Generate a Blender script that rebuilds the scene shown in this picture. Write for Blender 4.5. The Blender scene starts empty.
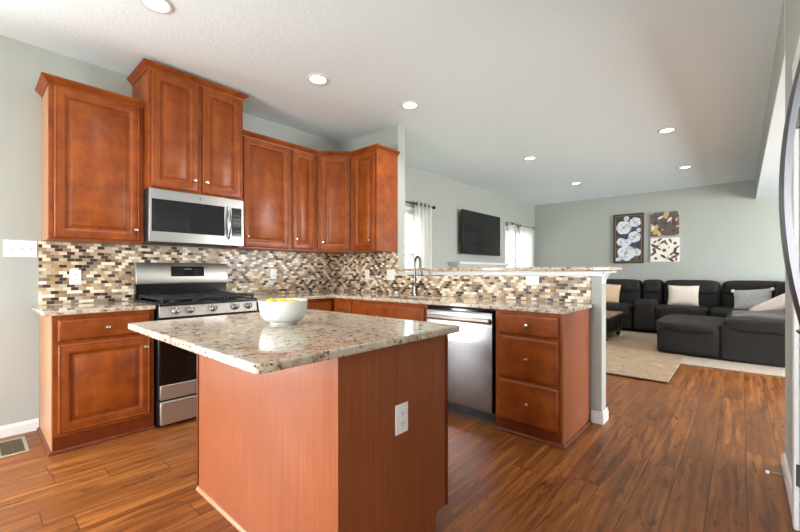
import bpy, bmesh, math, random
from mathutils import Vector, Matrix
random.seed(7)
C = bpy.context.scene.collection
PI = math.pi
# ------------------------------------------------------------------ camera
cam_d = bpy.data.cameras.new('camera'); cam = bpy.data.objects.new('camera', cam_d); C.objects.link(cam)
cam.location = (-0.0409, -3.8752, 1.1616)
cam.rotation_euler = (PI/2, 0, math.radians(41.608) - PI/2)
cam_d.sensor_width = 36; cam_d.lens = 384.08*36/800; cam_d.shift_y = 5.76/800; cam_d.clip_start = .02
bpy.context.scene.camera = cam
# ------------------------------------------------------------------ view, world, daylight
vs = bpy.context.scene.view_settings
vs.view_transform = 'Standard'; vs.look = 'None'; vs.gamma = 1; vs.use_curve_mapping = False
vs.exposure = 0.45
W = bpy.data.worlds.new('sky'); bpy.context.scene.world = W; W.use_nodes = True
W.node_tree.nodes['Background'].inputs[0].default_value = (0.86, 0.93, 1.0, 1)
W.node_tree.nodes['Background'].inputs[1].default_value = 7

def area(name, loc, rot, sx, sy, power, col):
    l = bpy.data.lights.new(name, 'AREA'); l.shape = 'RECTANGLE'; l.size = sx; l.size_y = sy
    l.energy = power; l.color = col
    o = bpy.data.objects.new(name, l); C.objects.link(o); o.location = loc; o.rotation_euler = rot
    return o
# lamps at glazed openings, some added as fill (all behind or beside the camera)
area('patio_daylight', (-4.28, -2.1, 1.2), (0, -PI/2, 0), 2.0, 2.2, 220, (.97, 0.985, 1.0))
area('glass_door_daylight', (-1.0, .13, 1.1), (PI/2, 0, PI), .62, 2.0, 95, (.98, 0.99, 1.0))
area('breakfast_fill', (-1.9, -4.97, 1.35), (-PI/2, 0, PI), 1.9, 1.7, 28, (0.97, 0.985, 1.0))  # added fill for the range-wall cabinets, no known window there
area('living_side_fill', (6.2, -7.98, 1.3), (-PI/2, 0, PI), 3.4, 1.8, 300, (0.97, 0.99, 1.0))  # added, unseen source that brightens the living room

# ------------------------------------------------------------------ node helpers
def lin(r, g, b):
    def f(c):
        c /= 255.0
        return c/12.92 if c <= .04045 else ((c+.055)/1.055)**2.4
    return (f(r), f(g), f(b), 1)
def mat(name, col=(200,200,200), rough=.5, metal=0, **k):
    m = bpy.data.materials.new(name); m.use_nodes = True
    b = m.node_tree.nodes['Principled BSDF']
    b.inputs['Base Color'].default_value = lin(*col); b.inputs['Roughness'].default_value = rough
    b.inputs['Metallic'].default_value = metal
    for kk, v in k.items(): b.inputs[kk.replace('_', ' ')].default_value = v
    return m
class N:
    def __init__(s, m): s.t = m.node_tree; s.b = s.t.nodes['Principled BSDF']
    def n(s, kind, **k):
        x = s.t.nodes.new('ShaderNode'+kind)
        for kk, v in k.items():
            if kk.startswith('i_'):
                key = kk[2:]; key = int(key) if key.isdigit() else key.replace('_', ' ')
                if isinstance(v, bpy.types.NodeSocket): s.t.links.new(v, x.inputs[key])
                else: x.inputs[key].default_value = v
            else: setattr(x, kk, v)
        return x
    def l(s, a, b): s.t.links.new(a, b)
    def math(s, op, a, b=0.0, c=None):
        x = s.t.nodes.new('ShaderNodeMath'); x.operation = op
        for i, v in enumerate((a, b) if c is None else (a, b, c)):
            if isinstance(v, bpy.types.NodeSocket): s.t.links.new(v, x.inputs[i])
            else: x.inputs[i].default_value = v
        return x.outputs[0]
    def obj(s): return s.n('TexCoord').outputs['Object']
    def mapv(s, v, sc=(1,1,1), loc=(0,0,0)):
        x = s.n('Mapping'); s.l(v, x.inputs[0]); x.inputs['Scale'].default_value = sc; x.inputs['Location'].default_value = loc
        return x.outputs[0]
    def noise(s, v, scale, detail=4, rough=.5, dist=0):
        x = s.n('TexNoise'); s.l(v, x.inputs['Vector']); x.inputs['Scale'].default_value = scale
        x.inputs['Detail'].default_value = detail; x.inputs['Roughness'].default_value = rough
        x.inputs['Distortion'].default_value = dist
        return x.outputs[0]
    def ramp(s, f, stops, interp='LINEAR'):
        x = s.n('ValToRGB'); s.l(f, x.inputs[0]); cr = x.color_ramp; cr.interpolation = interp
        while len(cr.elements) < len(stops): cr.elements.new(.5)
        for e, (p, c) in zip(cr.elements, stops): e.position = p; e.color = c if len(c) == 4 else lin(*c)
        return x.outputs[0]
    def mix(s, f, a, b, mode='MIX'):
        x = s.n('MixRGB', blend_type=mode)
        for i, v in enumerate((f, a, b)):
            if isinstance(v, bpy.types.NodeSocket): s.l(v, x.inputs[i])
            else: x.inputs[i].default_value = v if i == 0 or len(v) == 4 else lin(*v)
        return x.outputs[0]
    def col(s, c): s.l(c, s.b.inputs['Base Color'])
    def bump(s, h, strength=.3, dist=.002):
        x = s.n('Bump'); x.inputs['Strength'].default_value = strength; x.inputs['Distance'].default_value = dist
        s.l(h, x.inputs['Height']); s.l(x.outputs[0], s.b.inputs['Normal'])
W1 = (1,1,1,1); K0 = (0,0,0,1)
def wood(name, c1, c2, c3, sc, rough=.38, coat=.05, blotch=1.0):
    m = mat(name, c1, rough, Specular_IOR_Level=.26); n = N(m); o = n.obj()
    g = n.noise(n.mapv(o, sc), 1.0, 6, .6, .6)
    bl = n.noise(o, 7*blotch, 5, .65)
    a = n.ramp(g, [(.3, c1), (.7, c2)])
    c = n.mix(n.ramp(bl, [(.35, K0), (.65, (.8,.8,.8,1))]), a, c3)
    n.col(c); n.b.inputs['Coat Weight'].default_value = coat; n.b.inputs['Coat Roughness'].default_value = .18
    n.bump(g, .08, .001)
    return m
M = {}
M['cherry'] = wood('cherry_wood', (156,81,26), (142,69,20), (110,47,13), (22,22,3.2))
M['cherry_h'] = wood('cherry_wood_horizontal', (152,78,26), (138,67,20), (108,46,13), (3.2,22,22))
M['panel'] = wood('cherry_panel', (158,92,56), (132,68,38), (136,74,42), (85,85,2.2), .34, .14, .4)
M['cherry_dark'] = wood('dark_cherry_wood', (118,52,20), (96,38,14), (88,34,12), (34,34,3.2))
M['maple'] = wood('maple_side', (178,132,98), (164,118,86), (168,124,90), (40,40,3), .4, .1)
M['wall'] = mat('sage_wall_paint', (168,171,164), .55)
n = N(M['wall']); n.bump(n.noise(n.obj(), 180, 2), .12, .001)
M['ceil'] = mat('ceiling_paint', (232,244,250), .8)
n = N(M['ceil']); n.bump(n.noise(n.obj(), 45, 4, .6), .5, .006)
M['white'] = mat('white_trim', (218,219,218), .32)
M['plastic'] = mat('white_plastic', (238,238,236), .3)
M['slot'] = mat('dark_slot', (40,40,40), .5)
def steel(name, col, rough, sc):
    m = mat(name, col, rough, 1.0); n = N(m)
    g = n.noise(n.mapv(n.obj(), sc), 1, 3); n.bump(g, .02, .0003)
    n.l(n.math('MULTIPLY_ADD', g, .08, rough-.04), n.b.inputs['Roughness']); return m
M['steel'] = steel('stainless_steel', (164,160,156), .30, (2,2,600))
M['steel_v'] = steel('stainless_steel_door', (150,152,156), .22, (300,300,2))
M['steel_bright'] = mat('satin_stainless', (196,190,182), .42, 1.0)
M['handle_steel'] = mat('satin_handle_steel', (112,112,116), .42, 1.0)
M['chrome'] = mat('satin_nickel', (205,200,190), .2, 1)
M['faucet'] = mat('brushed_faucet_metal', (120,117,112), .26, 1)
M['black'] = mat('black_enamel', (22,23,25), .22)
M['iron'] = mat('cast_iron', (24,24,25), .5)
M['glassblack'] = mat('black_oven_glass', (14,12,12), .06)
M['mwglass'] = mat('microwave_window', (30,31,33), .05)
M['rubber'] = mat('dark_plastic', (30,30,32), .5)
M['screen'] = mat('tv_screen', (7,8,9), .16)
M['rodblack'] = mat('dark_bronze', (30,26,24), .35, .6)
M['ceramic'] = mat('white_ceramic', (222,222,220), .12)
M['yellow'] = mat('yellow_peel', (240,214,24), .4)
n = N(M['yellow']); n.bump(n.noise(n.obj(), 90, 2), .3, .001)
# granite
m = M['granite'] = mat('granite', (205,190,168), .08); n = N(m); o = n.obj()
a = n.noise(o, 9, 6, .62, .5); b = n.noise(n.mapv(o, (1,1,1), (4,7,1)), 34, 5, .6, .3)
c = n.ramp(a, [(.30,(140,116,94)), (.43,(188,170,148)), (.56,(200,190,174)), (.70,(164,136,108))])
c2 = n.mix(n.ramp(b, [(.36,W1), (.44,K0)]), c, (118,84,60))
c2 = n.mix(n.ramp(b, [(.58,K0), (.68,(.8,.8,.8,1))]), c2, (226,220,208))
nv = n.n('TexNoise'); n.l(o, nv.inputs['Vector']); nv.inputs['Scale'].default_value = 60; nv.inputs['Detail'].default_value = 3
wv = n.n('VectorMath', operation='MULTIPLY_ADD'); n.l(nv.outputs['Color'], wv.inputs[0]); wv.inputs[1].default_value = (.03,.03,.03); n.l(o, wv.inputs[2])
v = n.n('TexVoronoi', feature='F1'); n.l(wv.outputs[0], v.inputs['Vector']); v.inputs['Scale'].default_value = 95; v.inputs['Randomness'].default_value = 1
sp = n.n('SeparateColor'); n.l(v.outputs['Color'], sp.inputs[0])
dark = n.math('MULTIPLY', n.math('LESS_THAN', v.outputs['Distance'], .34), n.math('LESS_THAN', sp.outputs[0], .13))
rust = n.math('MULTIPLY', n.math('LESS_THAN', v.outputs['Distance'], .36), n.math('GREATER_THAN', sp.outputs[0], .86))
c3 = n.mix(dark, c2, (74,56,46)); c3 = n.mix(rust, c3, (156,112,78)); n.col(c3)
# mosaic tiles: u runs along the wall, z up
def mosaic(name, axis):
    m = mat(name, (200,180,150), .2); n = N(m)
    s = n.n('SeparateXYZ'); n.l(n.obj(), s.inputs[0]); u = s.outputs[axis]; z = s.outputs[2]
    TH, TW = .0248, .0465
    r = n.math('DIVIDE', z, TH); row = n.math('FLOOR', r); fr = n.math('FRACT', r)
    off = n.math('MULTIPLY', n.math('FLOORED_MODULO', row, 2.0), .5)
    x = n.math('ADD', n.math('DIVIDE', u, TW), off); colm = n.math('FLOOR', x); fc = n.math('FRACT', x)
    cv = n.n('CombineXYZ'); n.l(colm, cv.inputs[0]); n.l(row, cv.inputs[1])
    wn = n.n('TexWhiteNoise', noise_dimensions='2D'); n.l(cv.outputs[0], wn.inputs['Vector']); rnd = n.math('FRACT', n.math('ADD', n.math('MULTIPLY', wn.outputs['Value'], .55), n.math('ADD', n.math('MULTIPLY', colm, .381966), n.math('MULTIPLY', row, .2361))))
    tile = n.ramp(rnd, [(0,(46,29,22)), (.17,(140,112,86)), (.30,(190,164,128)), (.44,(150,134,112)), (.54,(200,182,158)),
                        (.64,(176,140,98)), (.72,(246,236,216)), (.90,(236,214,184))], 'CONSTANT')
    sw = n.n('SeparateColor'); n.l(wn.outputs['Color'], sw.inputs[0])
    tile = n.mix(n.math('MULTIPLY', sw.outputs[1], .16), tile, (120,96,76))
    g1 = n.math('LESS_THAN', fr, .07); g2 = n.math('LESS_THAN', fc, .035)
    grout = n.math('MAXIMUM', g1, g2)
    n.col(n.mix(grout, tile, (176,164,146)))
    n.l(n.math('MULTIPLY_ADD', grout, .5, n.math('MULTIPLY_ADD', sw.outputs[2], .25, .24)), n.b.inputs['Roughness'])
    inv = n.math('SUBTRACT', 1, grout); n.bump(inv, .5, .0015)
    return m
M['mosaic_x'] = mosaic('mosaic_tile_range_wall', 0); M['mosaic_y'] = mosaic('mosaic_tile_sink_wall', 1)
# plank floor along X
m = M['floor'] = mat('hardwood_planks', (150,95,55), .22, Specular_IOR_Level=.35); n = N(m); o = n.obj()
s = n.n('SeparateXYZ'); n.l(o, s.inputs[0])
PW, PL = .15, 1.25
yr = n.math('DIVIDE', s.outputs[1], PW); row = n.math('FLOOR', yr); fy = n.math('FRACT', yr)
w1 = n.n('TexWhiteNoise', noise_dimensions='1D'); n.l(row, w1.inputs['W'])
xr = n.math('ADD', n.math('DIVIDE', s.outputs[0], PL), n.math('MULTIPLY', w1.outputs[0], 7.3)); cl = n.math('FLOOR', xr); fx = n.math('FRACT', xr)
cv = n.n('CombineXYZ'); n.l(cl, cv.inputs[0]); n.l(row, cv.inputs[1])
w2 = n.n('TexWhiteNoise', noise_dimensions='2D'); n.l(cv.outputs[0], w2.inputs['Vector'])
vo = n.n('VectorMath', operation='MULTIPLY_ADD'); n.l(w2.outputs['Color'], vo.inputs[0]); vo.inputs[1].default_value = (13,13,13); n.l(o, vo.inputs[2])
pv = vo.outputs[0]
g = n.noise(n.mapv(pv, (1.6,26,1)), 1, 6, .62, .5); g2 = n.noise(n.mapv(pv, (1.2,6,1)), 1.7, 6, .68, 2.2)
base = n.ramp(g, [(.28,(76,42,19)), (.48,(132,76,34)), (.70,(178,114,56))])
base = n.mix(n.math('MULTIPLY', w2.outputs['Value'], .55), base, (116,68,32))
base = n.mix(n.ramp(g2, [(.57,K0), (.66,(.85,.85,.85,1))]), base, (70,40,20))
seam = n.math('MAXIMUM', n.math('LESS_THAN', fy, .018), n.math('LESS_THAN', fx, .0025))
n.col(n.mix(seam, base, (52,30,20)))
n.l(n.math('MULTIPLY_ADD', g, .22, .26), n.b.inputs['Roughness'])
n.bump(n.math('SUBTRACT', g, n.math('MULTIPLY', seam, 1.2)), .18, .002)
# soft furnishings
def fabric(name, c1, c2, scale, rough=.9, bump=.4, sheen=0.2):
    m = mat(name, c1, rough); n = N(m); o = n.obj()
    a = n.noise(o, scale, 3, .6); n.col(n.ramp(a, [(.3, c1), (.7, c2)])); n.bump(n.noise(o, scale*4, 2), bump, .003)
    n.b.inputs['Sheen Weight'].default_value = sheen
    return m
M['sofa'] = fabric('dark_sofa_suede', (17,14,13), (28,23,22), 9, .75, .25, 0)
M['beigepillow'] = fabric('tan_cushion', (204,174,138), (218,190,156), 30)
M['creampillow'] = fabric('cream_cushion', (226,214,198), (236,226,212), 30)
M['cream'] = fabric('cream_throw', (216,202,190), (230,218,206), 22, .9, .8)
M['taupe'] = fabric('grey_throw', (66,60,60), (84,77,77), 18, .9, .6)
M['carpet'] = fabric('cream_carpet', (142,122,100), (160,140,116), 60, 1, .8)
m = M['rug'] = mat('patterned_rug', (180,150,120), 1); n = N(m); o = n.obj()
a = n.noise(n.mapv(o, (5,2,1)), 3, 6, .7, 1.5); b = n.noise(o, 70, 2)
n.col(n.mix(n.math('MULTIPLY', b, .35), n.ramp(a, [(.36,(116,90,68)), (.46,(176,152,126)), (.54,(148,120,94)), (.64,(198,178,154))]), (110,86,66)))
n.bump(b, .8, .004)
m = M['knitpillow'] = mat('grey_knit', (170,168,168), .95); n = N(m); v = n.n('TexVoronoi'); n.l(n.obj(), v.inputs['Vector']); v.inputs['Scale'].default_value = 60
n.col(n.ramp(v.outputs['Distance'], [(.1,(206,204,204)), (.6,(160,158,160))])); n.bump(v.outputs['Distance'], -.6, .006)
M['woodtop'] = wood('weathered_table_top', (146,122,98), (112,88,68), (90,70,54), (4,40,4), .4, .1)
M['darkwood'] = wood('dark_table_wood', (46,34,28), (34,25,20), (28,20,16), (20,20,4), .45, .1)
# sheer curtain
m = M['curtain'] = mat('sheer_white_curtain', (250,249,247), .9); n = N(m)
tr = n.n('BsdfTranslucent'); tr.inputs[0].default_value = lin(254,253,250)
mx = n.n('MixShader'); mx.inputs[0].default_value = .7; n.l(n.b.outputs[0], mx.inputs[1]); n.l(tr.outputs[0], mx.inputs[2])
n.l(mx.outputs[0], n.t.nodes['Material Output'].inputs[0])
# window glass
m = M['glass'] = mat('window_glass', (255,255,255), .0); n = N(m)
tp = n.n('BsdfTransparent'); gl = n.n('BsdfGlossy'); gl.inputs['Roughness'].default_value = .02
mx = n.n('MixShader'); mx.inputs[0].default_value = .07; n.l(tp.outputs[0], mx.inputs[1]); n.l(gl.outputs[0], mx.inputs[2])
n.l(mx.outputs[0], n.t.nodes['Material Output'].inputs[0])
def emis(name, col, st):
    m = mat(name, (255,255,255)); b = m.node_tree.nodes['Principled BSDF']
    b.inputs['Emission Color'].default_value = lin(*col); b.inputs['Emission Strength'].default_value = st; return m
M['lamp'] = emis('lit_lamp_lens', (255,244,226), 6.0)
M['display'] = mat('range_display_text', (96,108,122), .4)
M['grass'] = fabric('lawn_grass', (96,120,70), (120,140,90), 8)
M['vinyl'] = mat('pale_siding', (190,200,212), .7)
n = N(M['vinyl']); s = n.n('SeparateXYZ'); n.l(n.obj(), s.inputs[0]); n.bump(n.math('FRACT', n.math('DIVIDE', s.outputs[2], .12)), .6, .02)
for k, c in dict(p_dark=(58,62,74), p_white=(222,226,232), p_pale=(186,196,212), p_gold=(196,164,96), p_brown=(110,82,56),
                 p_mauve=(96,84,84), p_cream=(236,230,220), p_choc=(84,58,46), p_tan=(200,166,120), p_frame=(70,50,30), p_gilt=(132,108,66)).items():
    M[k] = mat('paint_'+k[2:], c, .6)

# ------------------------------------------------------------------ mesh helpers
class MB:
    def __init__(s): s.bm = bmesh.new(); s.mi = 0
    def face(s, vs):
        try: f = s.bm.faces.new(vs); f.material_index = s.mi; return f
        except ValueError: return None
    def box(s, x0, x1, y0, y1, z0, z1):
        x0, x1 = sorted((x0, x1)); y0, y1 = sorted((y0, y1)); z0, z1 = sorted((z0, z1))
        v = [s.bm.verts.new(p) for p in ((x0,y0,z0),(x1,y0,z0),(x1,y1,z0),(x0,y1,z0),(x0,y0,z1),(x1,y0,z1),(x1,y1,z1),(x0,y1,z1))]
        for q in ((0,3,2,1),(4,5,6,7),(0,1,5,4),(1,2,6,5),(2,3,7,6),(3,0,4,7)): s.face([v[i] for i in q])
        return s
    def rings(s, rings, cap=True, closed=True):
        R = [[s.bm.verts.new(p) for p in r] for r in rings]; k = len(R[0])
        for a, b in zip(R, R[1:]):
            for i in range(k if closed else k-1):
                j = (i+1) % k; s.face([a[i], a[j], b[j], b[i]])
        if cap:
            s.face(R[0][::-1]); s.face(R[-1])
        return s
    def lathe(s, prof, o=(0,0,0), ax='Z', seg=24, cap=True):
        R = []
        for r, h in prof:
            ring = []
            for i in range(seg):
                t = 2*PI*i/seg; a, b = r*math.cos(t), r*math.sin(t)
                p = {'Z': (a,b,h), 'Y': (a,-h,b), 'X': (h,a,b), '-X': (-h,-a,b)}[ax]
                ring.append((p[0]+o[0], p[1]+o[1], p[2]+o[2]))
            R.append(ring)
        return s.rings(R, cap)
    def tube(s, pts, r, seg=10, cap=True):
        pts = [Vector(p) for p in pts]; R = []
        rr = r if isinstance(r, (list, tuple)) else [r]*len(pts)
        up = None
        for i, p in enumerate(pts):
            d = (pts[min(i+1, len(pts)-1)] - pts[max(i-1, 0)]).normalized()
            if up is None:
                up = Vector((0,0,1)) if abs(d.z) < .9 else Vector((1,0,0))
            a = d.cross(up).normalized(); b = a.cross(d).normalized(); up = b
            R.append([tuple(p + a*rr[i]*math.cos(2*PI*k/seg) + b*rr[i]*math.sin(2*PI*k/seg)) for k in range(seg)])
        return s.rings(R, cap)
    def prism(s, poly, ax, a, b):
        # poly = 2D points in the plane normal to ax
        def P(p, h): return {'X': (h,p[0],p[1]), 'Y': (p[0],h,p[1]), 'Z': (p[0],p[1],h)}[ax]
        return s.rings([[P(p, a) for p in poly], [P(p, b) for p in poly]])
    def grid(s, xs, ys, occ, z0, z1, plane='XY'):
        # solid made of occupied cells of a grid, holes left open
        def P(x, y, z): return {'XY': (x,y,z), 'XZ': (x,z,y), 'YZ': (z,x,y)}[plane]
        vt = {}
        def V(i, j, k):
            if (i,j,k) not in vt: vt[(i,j,k)] = s.bm.verts.new(P(xs[i], ys[j], (z0,z1)[k]))
            return vt[(i,j,k)]
        nx, ny = len(xs)-1, len(ys)-1
        O = lambda i, j: 0 <= i < nx and 0 <= j < ny and occ(i, j)
        for i in range(nx):
            for j in range(ny):
                if not O(i,j): continue
                s.face([V(i,j,1),V(i+1,j,1),V(i+1,j+1,1),V(i,j+1,1)]); s.face([V(i,j,0),V(i,j+1,0),V(i+1,j+1,0),V(i+1,j,0)])
                if not O(i-1,j): s.face([V(i,j,0),V(i,j,1),V(i,j+1,1),V(i,j+1,0)])
                if not O(i+1,j): s.face([V(i+1,j,0),V(i+1,j+1,0),V(i+1,j+1,1),V(i+1,j,1)])
                if not O(i,j-1): s.face([V(i,j,0),V(i+1,j,0),V(i+1,j,1),V(i,j,1)])
                if not O(i,j+1): s.face([V(i,j+1,0),V(i,j+1,1),V(i+1,j+1,1),V(i+1,j+1,0)])
        return s
    def nested(s, w, h, loops, x=0, z=0, y=0):
        # front panel built from nested rectangles (inset, depth towards -Y)
        R = []
        for ins, d in loops:
            R.append([(x+ins, y-d, z+ins), (x+w-ins, y-d, z+ins), (x+w-ins, y-d, z+h-ins), (x+ins, y-d, z+h-ins)])
        return s.rings(R)
    def soft(s, x0, x1, y0, y1, z0, z1, p=7, k=10, wob=0, seed=0):
        c = Vector(((x0+x1)/2, (y0+y1)/2, (z0+z1)/2)); h = Vector(((x1-x0)/2, (y1-y0)/2, (z1-z0)/2))
        vt = {}
        def V(a, b, d):
            key = (round(a*1000), round(b*1000), round(d*1000))
            if key not in vt:
                q = Vector((a,b,d)); nn = (abs(a)**p+abs(b)**p+abs(d)**p)**(1/p); q = q/nn
                w = 1 + wob*math.sin(3.1*a+seed)*math.cos(2.7*b+seed*2)*math.sin(2.2*d+seed)
                vt[key] = s.bm.verts.new((c.x+q.x*h.x*w, c.y+q.y*h.y*w, c.z+q.z*h.z*w))
            return vt[key]
        L = [math.sin(PI/2*(-1+2*i/k)) for i in range(k+1)]
        for ax in range(3):
            for sg in (-1,1):
                for i in range(k):
                    for j in range(k):
                        q = []
                        for (a,b) in ((L[i],L[j]),(L[i+1],L[j]),(L[i+1],L[j+1]),(L[i],L[j+1])):
                            t = [0,0,0]; t[ax] = sg; t[(ax+1)%3] = a; t[(ax+2)%3] = b; q.append(V(*t))
                        s.face(q if sg > 0 else q[::-1])
        return s
    def build(s, name, mats, parent=None, bevel=0, seg=2, smooth=False, loc=None, rot=None, subd=0):
        bmesh.ops.remove_doubles(s.bm, verts=s.bm.verts, dist=1e-6)
        bmesh.ops.recalc_face_normals(s.bm, faces=s.bm.faces)
        me = bpy.data.meshes.new(name); s.bm.to_mesh(me); s.bm.free()
        if not isinstance(mats, (list, tuple)): mats = [mats]
        for m_ in mats: me.materials.append(M[m_] if isinstance(m_, str) else m_)
        o = bpy.data.objects.new(name, me); C.objects.link(o)
        if parent: o.parent = parent
        if loc: o.location = loc
        if rot: o.rotation_euler = rot
        if bevel:
            b = o.modifiers.new('bevel', 'BEVEL'); b.width = bevel; b.segments = seg; b.limit_method = 'ANGLE'; b.angle_limit = math.radians(40)
        if subd:
            b = o.modifiers.new('subd', 'SUBSURF'); b.levels = subd; b.render_levels = subd
        if smooth or bevel:
            for p in me.polygons: p.use_smooth = True
            try:
                me.set_sharp_from_angle(angle=math.radians(38 if not subd else 80))
            except Exception: pass
        return o
def box(*a): return MB().box(*a)
def tag(o, label, cat, group=None):
    o['label'] = label; o['category'] = cat
    if group: o['group'] = group
    return o
def thing(name, label, cat, loc=(0,0,0), rz=0, group=None):
    o = bpy.data.objects.new(name, None); C.objects.link(o); o.location = loc; o.rotation_euler = (0,0,rz); o.empty_display_size = .1
    return tag(o, label, cat, group)
def struct(mb, name, m, bevel=0):
    o = mb.build(name, m, bevel=bevel); o['kind'] = 'structure'; return o
def dup(root, loc, rz=0, label=None, group=None):
    r = root.copy(); C.objects.link(r); r.location = loc; r.rotation_euler = (0,0,rz)
    if label: r['label'] = label
    if group: r['group'] = group
    for ch in list(root.children):
        c = ch.copy(); C.objects.link(c); c.parent = r
        for g in ch.children:
            d = g.copy(); C.objects.link(d); d.parent = c
    return r

# ------------------------------------------------------------------ room shell
H = 2.82; XC = 3.17; XF = 9.42; YR = -4.072; XB = -4.2
Lo = {'x': 0}
struct(box(XB-.15, XF+.15, -8.1, .15, -.12, 0), 'floor', 'floor')
struct(box(-30, 40, -40, 30, -.5, -.4), 'ground', 'grass')
cb = MB(); cb.grid([XB-.15, 3.2, XF+.15], [-8.1, YR, .15], lambda i, j: not (i == 1 and j == 0), H, H+.12)
struct(cb, 'ceiling', 'ceil')
# lowered ceiling beyond the header on the right of the living room
struct(box(3.2, XF, -8.0, YR, 2.48, H), 'ceiling_lowered', ['ceil'])
struct(box(3.2, XF, YR-.001, YR+.004, 2.475, H), 'wall_header', 'wall')
# long outer wall with two windows
xs = [XB-.15, -1.37, -.63, 3.93, 4.72, 7.80, 8.12, 8.36, 8.94, XF+.15]; zs = [0, .06, .75, 2.12, H]
struct(MB().grid(xs, zs, lambda i, j: not ((j == 2 and i in (3, 5, 7)) or (i == 1 and j in (1, 2))), 0, .15, 'XZ'), 'wall_left', 'wall')
struct(box(XF, XF+.15, -8.1, 0, 0, H), 'wall_far', 'wall')
# wall behind the camera with a wide patio door opening, and the side walls
struct(MB().grid([-8.1, -3.2, -1.0, 0], [0, 2.2, H], lambda i, j: not (i == 1 and j == 0), XB, XB-.15, 'YZ'), 'wall_back', 'wall')
struct(MB().grid([XB, -2.85, -.95, 1.0], [0, .5, 2.2, H], lambda i, j: not (i == 1 and j == 1), -4.9, -5.05, 'XZ'), 'wall_breakfast', 'wall')
struct(MB().grid([1.97, 2.0, 2.43, 3.2], [0, 2.05, H], lambda i, j: not (i == 1 and j == 0), YR, YR-.13, 'XZ'), 'wall_right', 'wall')
struct(box(1.97, 3.2, -4.95, -4.9, 0, H), 'wall_pantry', 'wall')
struct(box(.98, 1.0, -4.9, -4.06, 0, H), 'wall_recess', 'wall')
struct(MB().grid([3.2, 4.4, 8.0, XF], [0, .4, 2.25, 2.48], lambda i, j: not (i == 1 and j == 1), -7.95, -8.1, 'XZ'), 'wall_side', 'wall')
struct(box(3.08, 3.2, -8.1, YR-.13, 0, H), 'wall_pantry_side', 'wall')
# stub wall beside the wall cabinets, and the half wall behind the sink
struct(MB().grid([-3.08, -.994, 0], [0, 1.165, H], lambda i, j: not (i == 0 and j == 1), XC, XC+.125, 'YZ'), 'wall_partition', 'wall')
# baseboards
def baseboard(name, x0, x1, y, sgn):
    mb = MB(); mb.prism([(y, 0), (y+sgn*.016, 0), (y+sgn*.016, .060), (y+sgn*.009, .078), (y, .082)], 'X', x0, x1)
    struct(mb, name, 'white')
def baseboard_y(name, y0, y1, x, sgn):
    mb = MB(); mb.prism([(x, 0), (x+sgn*.016, 0), (x+sgn*.016, .060), (x+sgn*.009, .078), (x, .082)], 'Y', y0, y1)
    struct(mb, name, 'white')
baseboard('baseboard_left', -.55, .308, 0, -1)
baseboard('baseboard_living', XC+.125, XF, 0, -1)
baseboard_y('baseboard_far', -7.9, -.02, XF, -1)
baseboard('baseboard_right', 2.50, 3.2, YR, 1)
bb = MB()
for (t, z0, z1) in ((.016, 0, .075), (.011, .075, .095)):
    bb.grid([XC-t, XC, XC+.125, XC+.125+t], [-3.08-t, -3.08, -3.008, -1.2], lambda i, j: (j == 0) or (i == 2 ) or (i == 0 and j == 1), z0, z1)
struct(bb, 'baseboard_partition', 'white', .002)
# white trim on top of the half wall, under the bar top
struct(box(XC-.012, XC+.137, -3.092, -1.0, 1.128, 1.166), 'trim_1', 'white', .003)
# corbel at the end of the half wall
pf = [(-3.08, 1.165), (-3.08, 1.07)] + [(-3.155+.075*math.cos(a), 1.07+.085*math.sin(a)) for a in [PI/2*i/8 for i in range(1, 9)]] + [(-3.155, 1.165)]
struct(MB().prism(pf, 'X', XC, XC+.125), 'trim_2', 'white')
# windows
def window(name, x0, x1, z0, z1):
    mb = MB(); f = .045
    mb.grid([x0, x0+f, x1-f, x1], [z0, z0+f, z1-f, z1], lambda i, j: not (i == 1 and j == 1), .03, .12, 'XZ')
    zm = (z0+z1)/2; mb.box(x0+f, x1-f, .045, .10, zm-.022, zm+.022); mb.box((x0+x1)/2-.009, (x0+x1)/2+.009, .06, .08, z0+f, z1-f)
    for z in (z0+(zm-z0)/2, zm+(z1-zm)/2): mb.box(x0+f, x1-f, .06, .08, z-.008, z+.008)
    # casing on the room side
    c = .05; mb.grid([x0-c, x0, x1, x1+c], [z0-c, z0, z1, z1+c], lambda i, j: not (i == 1 and j == 1), -.018, 0, 'XZ')
    o = struct(mb, name, 'white', .002)
    g = box(x0+f, x1-f, .068, .072, z0+f, z1-f).build('pane', 'glass', o)
    return o
window('window_1', 3.93, 4.72, .75, 2.12)
window('window_7', 7.80, 8.12, .75, 2.12)  # narrow opening added so the left curtain is backlit
window('window_2', 8.36, 8.94, .75, 2.12)
# patio door behind the camera
mb = MB()
mb.grid([-3.2, -3.14, -2.15, -2.05, -1.06, -1.0], [0, .09, 2.12, 2.2], lambda i, j: i in (0, 2, 4) or j in (0, 2), XB-.12, XB-.05, 'YZ')
o = struct(mb, 'window_3', 'white', .003); box(XB-.09, XB-.085, -3.14, -1.06, .09, 2.12).build('pane', 'glass', o)
mb = MB(); mb.grid([-1.37, -1.32, -.68, -.63], [.06, .12, 2.06, 2.12], lambda i, j: i in (0, 2) or j in (0, 2), .03, .10, 'XZ')
mb.grid([-1.45, -1.37, -.63, -.55], [0, 2.12, 2.2], lambda i, j: not (i == 1 and j == 0), -.018, 0, 'XZ')
o = struct(mb, 'window_6', 'white', .003); box(-1.32, -.68, .063, .067, .12, 2.06).build('pane', 'glass', o)
mb = MB(); mb.grid([-2.85, -2.8, -1.93, -1.87, -1.0, -.95], [.5, .56, 2.14, 2.2], lambda i, j: i in (0, 2, 4) or j in (0, 2), -4.97, -5.03, 'XZ')
o = struct(mb, 'window_4', 'white', .003); box(-2.8, -1.0, -5.002, -4.998, .56, 2.14).build('pane', 'glass', o)  # unseen window added around the breakfast fill lamp
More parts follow.
